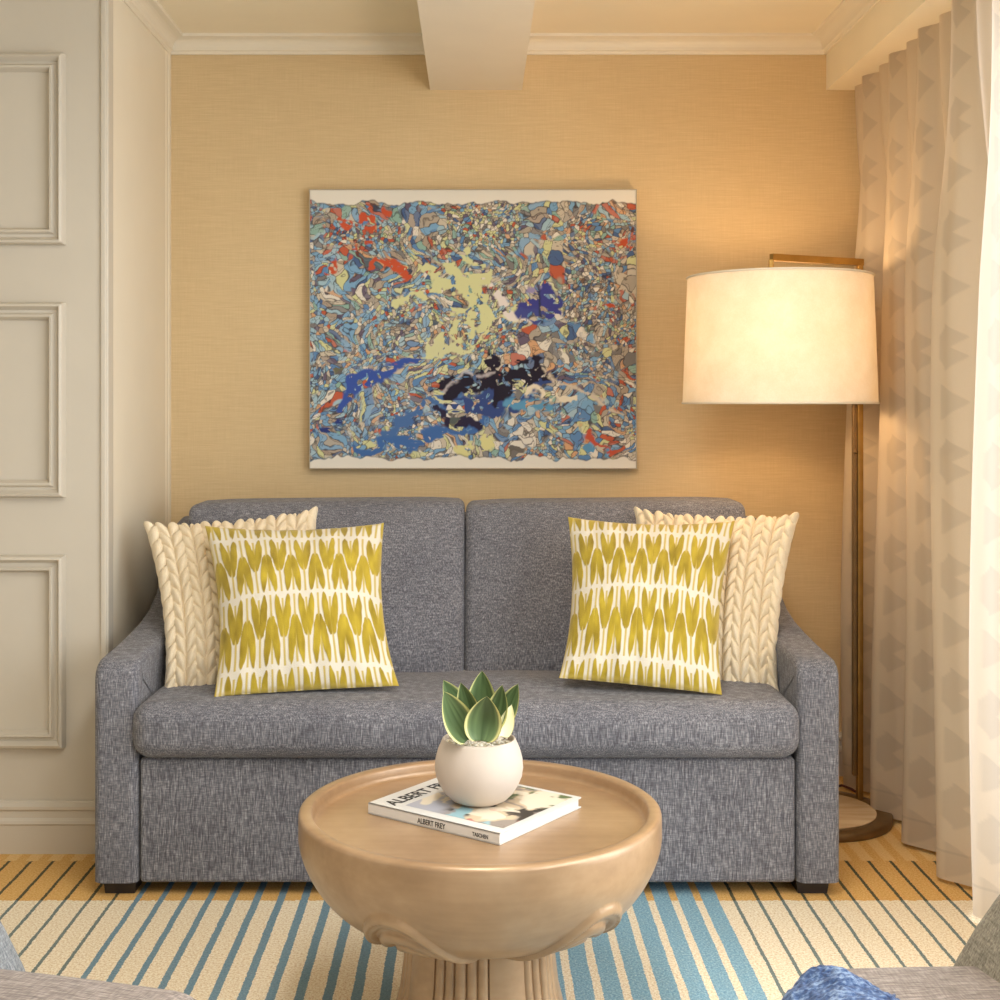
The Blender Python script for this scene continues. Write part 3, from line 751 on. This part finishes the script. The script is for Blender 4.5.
# ------------------------------------------------------------------ plant
PX, PY, PZ = .006, 2.672, ZB1 + .0006
plant = empty('potted_succulent', (PX, PY, PZ), 'small snake plant with yellow-edged leaves in a round cream pot on the book', 'potted plant')
pp = [(0, 0), (.035, 0), (.046, .002), (.058, .008), (.070, .020), (.080, .036), (.087, .053), (.0895, .070), (.088, .088), (.083, .106), (.076, .122), (.0735, .1275), (.0715, .1285), (.0695, .1275), (.069, .124), (.075, .106), (.078, .098), (0, .098)]
MB().lathe(pp, (PX, PY, PZ), 72).obj('pot', M['pot'], plant, True)
g = MB()
for k in range(260):
    a = random.random() * 2 * PI; r = math.sqrt(random.random()) * .069; s = random.uniform(.0024, .0044)
    x, y, z = PX + r * math.cos(a), PY + r * math.sin(a), PZ + .1175 + random.uniform(-.001, .003) - .003 * (r < .02)
    v = []; f = []
    for i in range(1, 4):
        for j in range(6):
            ph = i * PI / 4; th = j * PI / 3 + i; v.append((x + s * math.sin(ph) * math.cos(th) * 1.2, y + s * math.sin(ph) * math.sin(th), z + s * .8 * math.cos(ph)))
    for i in range(2):
        for j in range(6): f.append((i * 6 + j, i * 6 + (j + 1) % 6, i * 6 + 6 + (j + 1) % 6, i * 6 + 6 + j))
    f.append(tuple(range(6))); f.append(tuple(range(12, 18))); g.add(v, f)
g.lathe([(0, .115), (.0715, .115), (.0715, .105), (0, .105)], (PX, PY, PZ), 32)
tag(g.obj('gravel', plain('pale_gravel', (236, 230, 216), .8, var=.16, nscale=160), plant, True), kind='stuff')
def leaf(base, tip, wd, face, curl=.35, bend=.012, pale=0, seed=0, fold=.0):
    base, tip = np.array(base), np.array(tip); ax = tip - base; L = np.linalg.norm(ax); ax = ax / L
    face = np.array(face, float); face -= ax * face.dot(ax); face /= np.linalg.norm(face); sd = np.cross(ax, face)
    nu, nv = 36, 21; V = []; C = []; wd *= 1.18
    G = np.array(lin((66, 86, 54))); G2 = np.array(lin((112, 136, 92))); Yl = np.array(lin((226, 226, 130))); Wt = np.array(lin((244, 240, 196)))
    for th in (1, -1):
        for i in range(nu):
            t = i / (nu - 1); prof = (math.sin(min(1, t * 1.02 + .0) ** .82 * PI) ** .75 * .86 + .40 * (1 - t) ** 2) if t < .98 else .06 * (1 - t) / .02
            w = wd * max(prof, .0) * (1 if t < .9 else 1)
            for j in range(nv):
                s = j / (nv - 1) * 2 - 1
                cup = curl * w * s * s
                p = base + ax * (L * t) + sd * (w * s) + face * (cup - bend * math.sin(t * PI) + bend * 1.6 * t * t) - face * (.0011 * (1 - s * s) * (th < 0))
                V.append(p)
                n = float(vnoise(np.array(s * 7. + seed), np.array(t * 2.0 + seed), seed)); c = G * (1 - n) + G2 * n
                m = float(sstep(.78, .88, np.array(abs(s) + .10 * (t > .85) * (t - .85) * 6)))
                c = c * (1 - m) + (Yl * .6 + Wt * .4) * m
                if pale: c = c * (1 - pale) + Wt * pale
                C.append(c)
    F1 = grid_faces(nu, nv); F2 = grid_faces(nu, nv, nu * nv)[:, ::-1]; rim = []
    lp = [(i, 0) for i in range(nu)] + [(nu - 1, j) for j in range(1, nv)] + [(i, nv - 1) for i in range(nu - 2, -1, -1)] + [(0, j) for j in range(nv - 2, 0, -1)]
    ids = [i * nv + j for i, j in lp]
    for k in range(len(ids)): a_, b_ = ids[k], ids[(k + 1) % len(ids)]; rim.append((b_, a_, a_ + nu * nv, b_ + nu * nv))
    link('leaf', np_mesh('leaf', V, np.concatenate([F1, F2, np.array(rim)]), np.array(C)), M['leaf'], plant)
leaf(P(481, 741, 2.605), P(487, 692, 2.588), .031, (.05, -1, .30), .35, .012, seed=1)
leaf(P(468, 740, 2.612), P(441, 690, 2.600), .026, (.35, -1, .15), .5, .010, seed=2)
leaf(P(470, 726, 2.64), P(440, 680, 2.635), .024, (.5, -1, .2), .5, .010, seed=3)
leaf(P(473, 730, 2.625), P(462, 680, 2.622), .020, (-.2, -1, .1), .5, .010, seed=4)
leaf(P(481, 722, 2.665), P(482, 669, 2.665), .026, (0, -1, .1), .5, .008, seed=5)
leaf(P(492, 730, 2.640), P(505, 684, 2.640), .020, (-.4, -1, .1), .5, .010, seed=6)
leaf(P(495, 730, 2.66), P(521, 684, 2.665), .022, (-.5, -1, .15), .5, .010, seed=7)
leaf(P(503, 737, 2.630), P(511, 704, 2.64), .0135, (.2, -1, .1), .4, .004, pale=.92, seed=8)
leaf(P(462, 735, 2.665), P(452, 700, 2.69), .018, (0, -1, .1), .4, .006, seed=9)

# ------------------------------------------------------------------ floor lamp
lamp = empty('floor_lamp', (1.02, 4.0, 0), 'brass floor lamp with a wide cream drum shade standing between sofa and curtain', 'floor lamp')
MB().lathe([(0, 0), (.231, 0), (.233, .004), (.233, .022), (.229, .026), (.190, .026), (.188, .023), (0, .023)], (1.02, 4.0, 0), 96).obj('base_rim', M['dark'], lamp, True)
MB().lathe([(0, .023), (.186, .023), (.187, .026), (.184, .028), (0, .028)], (1.02, 4.0, 0), 96).obj('base_plate', M['marble'], lamp, True)
px, py = 1.187, 4.10; ZA = 1.694
m = MB(); m.rbox(px - .004, px + .013, py - .012, py + .012, .026, ZA, .002, seg=2); m.obj('pole', M['brass'], lamp, True)
m = MB(); m.rbox(px - .018, px - .0045, py - .010, py + .010, .10, ZA - .03, .002, seg=2); m.obj('back_pole', M['dark'], lamp, True)
# arm: square bar from the pole's top over the shade
p0 = np.array([px + .012, py, ZA]); p1 = np.array([.885, 3.955, ZA]); d = p1 - p0; d /= np.linalg.norm(d); sd = np.array([-d[1], d[0], 0])
m = MB(); hw = .009
m.sweep([(-hw, -hw * 1.3), (hw, -hw * 1.3), (hw, hw), (-hw, hw)], p0, p1, sd, (0, 0, 1)); m.obj('arm', M['brass'], lamp)
m = MB(); m.rbox(.885 - .008, .885 + .006, 3.955 - .008, 3.955 + .008, 1.43, ZA - .008, .002, seg=2); m.obj('drop_rod', M['brass'], lamp, True)
SX, SY = .908, 3.955
m = MB()
zs0, zs1 = 1.256, 1.632; r0, r1 = .286, .272
m.lathe([(r0, zs0), (r0, zs0 + .006), (r1, zs1 - .004), (r1, zs1), (r1 - .003, zs1), (r1 - .003, zs1 - .004), (r0 - .003, zs0 + .006), (r0 - .003, zs0), (r0, zs0)], (SX, SY, 0), 96)
sh = m.obj('lamp_shade', M['shade'], lamp, True)
m = MB()
for (r, z) in ((r0, zs0), (r1, zs1)): MB().tube([(SX + r * math.cos(a), SY + r * math.sin(a), z) for a in np.linspace(0, 2 * PI, 97)[:-1]], .0034, 8, closed=True).obj('shade_binding', M['trim'], sh, True)

m = MB()
for k in range(3):
    a = k * 2 * PI / 3 + .4; m.tube([(.885, 3.955, 1.60), (SX + (r1 - .002) * math.cos(a), SY + (r1 - .002) * math.sin(a), 1.60)], .002, 6)
m.obj('spider', M['brass'], lamp, True)
def m_bulb():
    t = NT('warm_bulb'); t.set(Base_Color=(1, .9, .75)); t.b.inputs['Emission Color'].default_value = (1, .72, .42, 1); t.b.inputs['Emission Strength'].default_value = 4; return t.m
MB().lathe([(0, -.04), (.018, -.034), (.028, -.018), (.03, 0), (.026, .018), (.014, .036), (.010, .05), (0, .05)], (.885, 3.955, 1.385), 24).obj('bulb', m_bulb(), lamp, True)
MB().tube([(px - .012, py - .011, 1.105), (px - .012, py - .02, 1.105)], .006, 12).obj('switch', M['dark'], lamp, True)
m = MB(); pts = [(1.16 - .004 * k, 4.19 + .02 * math.sin(k * .8), .031 + .0) for k in range(3)] 
m.tube([(1.19, 4.116, .040), (1.183, 4.16, .040), (1.165, 4.20, .040), (1.12, 4.25, .012), (1.06, 4.29, .008), (1.0, 4.38, .008)], .004, 8); m.obj('power_cord', plain('brown_flex', (86, 40, 36), .5), lamp, True)

# ------------------------------------------------------------------ curtain
def curtain():
    nu, nv = 620, 760
    Y0, Y1 = 4.42, 2.62; per = .268
    t = np.linspace(0, 1, nu); z = np.linspace(2.40, .012, nv)
    T, Z = np.meshgrid(t, z, indexing='ij')
    k = sstep(2.35, 1.5, Z)                               # 0 at the heading, 1 lower down
    Yb = Y0 + (Y1 - Y0) * T
    wob = .025 * np.sin(Z * 1.7 + T * 9) * k
    ph = (3.735 - Yb) / per + wob
    g = ph + .115 * np.sin(2 * PI * ph)
    amp = .030 + .026 * k + .006 * np.sin(ph * 2.1)
    X = 1.272 - amp * np.cos(2 * PI * g) * (.22 + .78 * k)
    pl = (1 - k)
    X = X - .014 * pl * np.cos(4 * PI * ph) - .010 * k * np.cos(6 * PI * ph + 1 + 1.2 * Z) - .004 * k * np.cos(14 * PI * ph + 2 * np.sin(Z * 1.3))
    Yy = Yb - (.035 * k) * np.sin(2 * PI * g)
    X += .010 * np.sin(Z * 2.3 + ph * 1.7) * k
    # the far end flares out in front of the back wall
    endf = sstep(.10, 0, T) * sstep(1.4, 0.1, Z); X -= .075 * endf
    Z = Z - 0
    # hem height follows the floor, small sweep
    U = ph - np.floor(ph)
    V = (2.4 - Z)
    pv = V / .298 + .35; rv = (pv - np.floor(pv)) * .298
    u = (U - .24) / .62 * .13                                # metres across the fold face, centred
    u = (((U + .35) % 1) - .35 - .10) * .42
    def tri(z0, h, x0, w): s = 1 - np.abs(rv - z0) / (h / 2); return np.clip((u - x0) / .004 + .5, 0, 1) * np.clip((x0 + w * s - u) / .004 + .5, 0, 1) * np.clip(s * 12, 0, 1)
    mask = tri(.055, .098, -.032, .066)
    mask = np.maximum(mask, np.maximum(tri(.185, .075, -.020, .052), tri(.235, .075, -.020, .052)) * 1.)
    mask = np.maximum(mask, np.clip((u + .036 - .020 * np.clip((np.abs(rv - .21) - .030) / .028, 0, 1)) / .004 + .5, 0, 1) * (u < -.017) * np.clip((.058 - np.abs(rv - .21)) / .005, 0, 1))
    u2 = u - .16
    mask2 = ((np.abs((rv - .13)) < .045) & (u2 > -.05) & (u2 < -.05 + .05 * (1 - np.abs(rv - .13) / .045))) * 1.
    mask = np.maximum(mask, mask2)
    c0 = np.array(lin((226, 208, 182))); c1 = np.array(lin((208, 191, 167)))
    col = c0 + (c1 - c0) * mask[..., None]
    hem = ((Z < .09) & (Z > .082))[..., None]; col = np.where(hem, col * .85, col)
    Vt = np.stack([X, Yy, Z], -1).reshape(-1, 3)
    me = np_mesh('curtain', Vt, grid_faces(nu, nv), col.reshape(-1, 3))
    o = link('curtain', me, M['curtain'])
    tag(o, 'floor-length beige pleated curtain with woven triangles hanging beside the lamp', 'curtain')
curtain()
MB().tube([(1.33, -1.0, 2.408), (1.33, 4.44, 2.408)], .01, 8).obj('curtain_track', M['trim'])
tag(bpy.data.objects['curtain_track'], 'white curtain track hidden behind the ceiling pelmet', 'curtain track')

# ------------------------------------------------------------------ the two armchairs in front
def armchair(sgn, label, mat_back):
    """sgn -1: stands at the left and faces right; +1 the mirror image"""
    X = lambda x: sgn * x
    r = empty('armchair', (sgn * .95, 1.55, 0), label, 'armchair', 'armchairs facing the coffee table')
    lo = 0 if sgn < 0 else .022
    def wp(u, Q):
        Q = Q.copy(); Q[:, 2] += np.where(u[:, 2] > 0, .030 * (1 - u[:, 0] ** 2) * (1 - u[:, 1] ** 2), 0); return Q
    xs = sorted((X(.445 if sgn > 0 else .405), X(1.05)))
    m = MB(); m.rbox(xs[0], xs[1], 1.22, 1.93, .32, .466 - lo, .065, wp, 6, 8); m.obj('seat_cushion', M['chair'], r, True)
    xs = sorted((X(.50), X(1.10)))
    m = MB(); m.rbox(xs[0], xs[1], 1.24, 1.87, .17, .30, .03, None, 4, 3); m.obj('seat_frame', M['chair'], r, True)
    # back: leans outwards, its far edge climbing from the seat
    def bw(u, Q):
        Q = Q.copy(); h = (u[:, 2] + 1) / 2
        Q[:, 0] += sgn * .34 * h * h * .55 + sgn * .10 * h
        Q[:, 1] = Q[:, 1] * (1 - .22 * h ** 1.5)
        return Q
    xs = sorted((X(.655 if sgn > 0 else .675), X(.90)))
    m = MB(); m.rbox(xs[0], xs[1], 1.22, 1.98, .30, .80 - lo * 2, .05, bw, 5, 8); m.obj('backrest', mat_back, r, True)
    for (x, y) in ((.53, 1.27), (.53, 1.80), (1.03, 1.27), (1.03, 1.80)):
        m = MB(); m.lathe([(0, 0), (.014, 0), (.022, .18), (0, .18)], (X(x), y, 0), 16); m.obj('leg', M['foot'], r, True)
    r.rotation_euler.z = math.radians(-13) if sgn < 0 else 0
    return r
armchair(-1, 'taupe upholstered armchair at the table side nearest the panelled wall', fabric('blue_grey_weave', (84, 87, 90), (112, 115, 118), (146, 148, 150), 1.2, .4))
armchair(1, 'taupe upholstered armchair with a blue throw, at the curtain side', M['chair_back'])
def throw():
    n = 120; s = np.linspace(-1, 1, n); U, V = np.meshgrid(s, s, indexing='ij')
    # draped over the front corner of the seat
    x = .482 + U * .124 * (1 - .18 * V * V); y = 1.70 + V * .165 * (1 - .15 * U * U)
    rr = np.clip(np.maximum(np.abs(U), np.abs(V)), 0, 1)
    rad = np.clip(U * U * .9 + V * V * .9, 0, 2)
    z = .470 - .020 * rad - .05 * sstep(.7, 1.3, rad) + .034 * (fbm(U * 1.6 + 3, V * 1.6, 3, 5) - .5) + .010 * np.sin(U * 5 + 1.2) + .006 * (fbm(U * 20, V * 20, 3, 8) - .5)
    z = np.where(U < -.45, z - (-.45 - U) ** 1.5 * .30, z)
    z = np.maximum(z, np.where(x > .465, .446, .25))
    Vt = np.stack([x, y, z], -1).reshape(-1, 3)
    low = Vt.copy(); low[:, 2] -= .018
    V3 = np.concatenate([Vt, low]); F1 = grid_faces(n, n); F2 = grid_faces(n, n, n * n)[:, ::-1]; rim = []
    lp = [(i, 0) for i in range(n)] + [(n - 1, j) for j in range(1, n)] + [(i, n - 1) for i in range(n - 2, -1, -1)] + [(0, j) for j in range(n - 2, 0, -1)]
    ids = [i * n + j for i, j in lp]
    for k in range(len(ids)): a_, b_ = ids[k], ids[(k + 1) % len(ids)]; rim.append((b_, a_, a_ + n * n, b_ + n * n))
    o = link('throw_blanket', np_mesh('throw_blanket', V3, np.concatenate([F1, F2, np.array(rim)])), M['throw'])
    tag(o, 'mottled blue knitted throw folded over the armchair by the curtain', 'throw blanket')
throw()

# ------------------------------------------------------------------ light
def area(name, loc, rot, sx, sy, power, col):
    d = bpy.data.lights.new(name, 'AREA'); d.shape = 'RECTANGLE'; d.size = sx; d.size_y = sy; d.energy = power; d.color = col
    o = bpy.data.objects.new(name, d); COL.objects.link(o); o.location = loc; o.rotation_euler = rot; return o
area('window_daylight', (XW + .35, 1.3, 1.25), (0, PI / 2, 0), 2.2, 3.9, 205, (.93, .97, 1))
area('added_ceiling_fill', (0, 1.5, ZC - .18 - .02), (0, 0, 0), .30, 2.2, 42, (1, .965, .92))  # unseen fill light added under the ceiling to brighten the room, no fixture
d = bpy.data.lights.new('lamp_bulb_light', 'POINT'); d.energy = 11; d.color = (1, .66, .36); d.shadow_soft_size = .06
o = bpy.data.objects.new('lamp_bulb_light', d); COL.objects.link(o); o.location = (.885, 3.955, 1.47)
wd = bpy.data.worlds.new('World'); S.world = wd; wd.use_nodes = True
bg = wd.node_tree.nodes['Background']; bg.inputs[0].default_value = (1, .98, .965, 1); bg.inputs[1].default_value = .56

cam = bpy.data.cameras.new('Camera'); co = bpy.data.objects.new('Camera', cam); COL.objects.link(co)
co.location = (0, 0, H); co.rotation_euler = (PI / 2, 0, 0); cam.sensor_width = 36; cam.lens = F * 36 / 1000; cam.shift_x = .024; cam.shift_y = -.095
cam.clip_start = .05; S.camera = co
S.view_settings.view_transform = 'Standard'; S.view_settings.look = 'None'; S.view_settings.exposure = -.13; S.view_settings.gamma = 1
S.view_settings.use_curve_mapping = False
S.cycles.use_denoising = True; S.cycles.max_bounces = 10; S.cycles.diffuse_bounces = 6
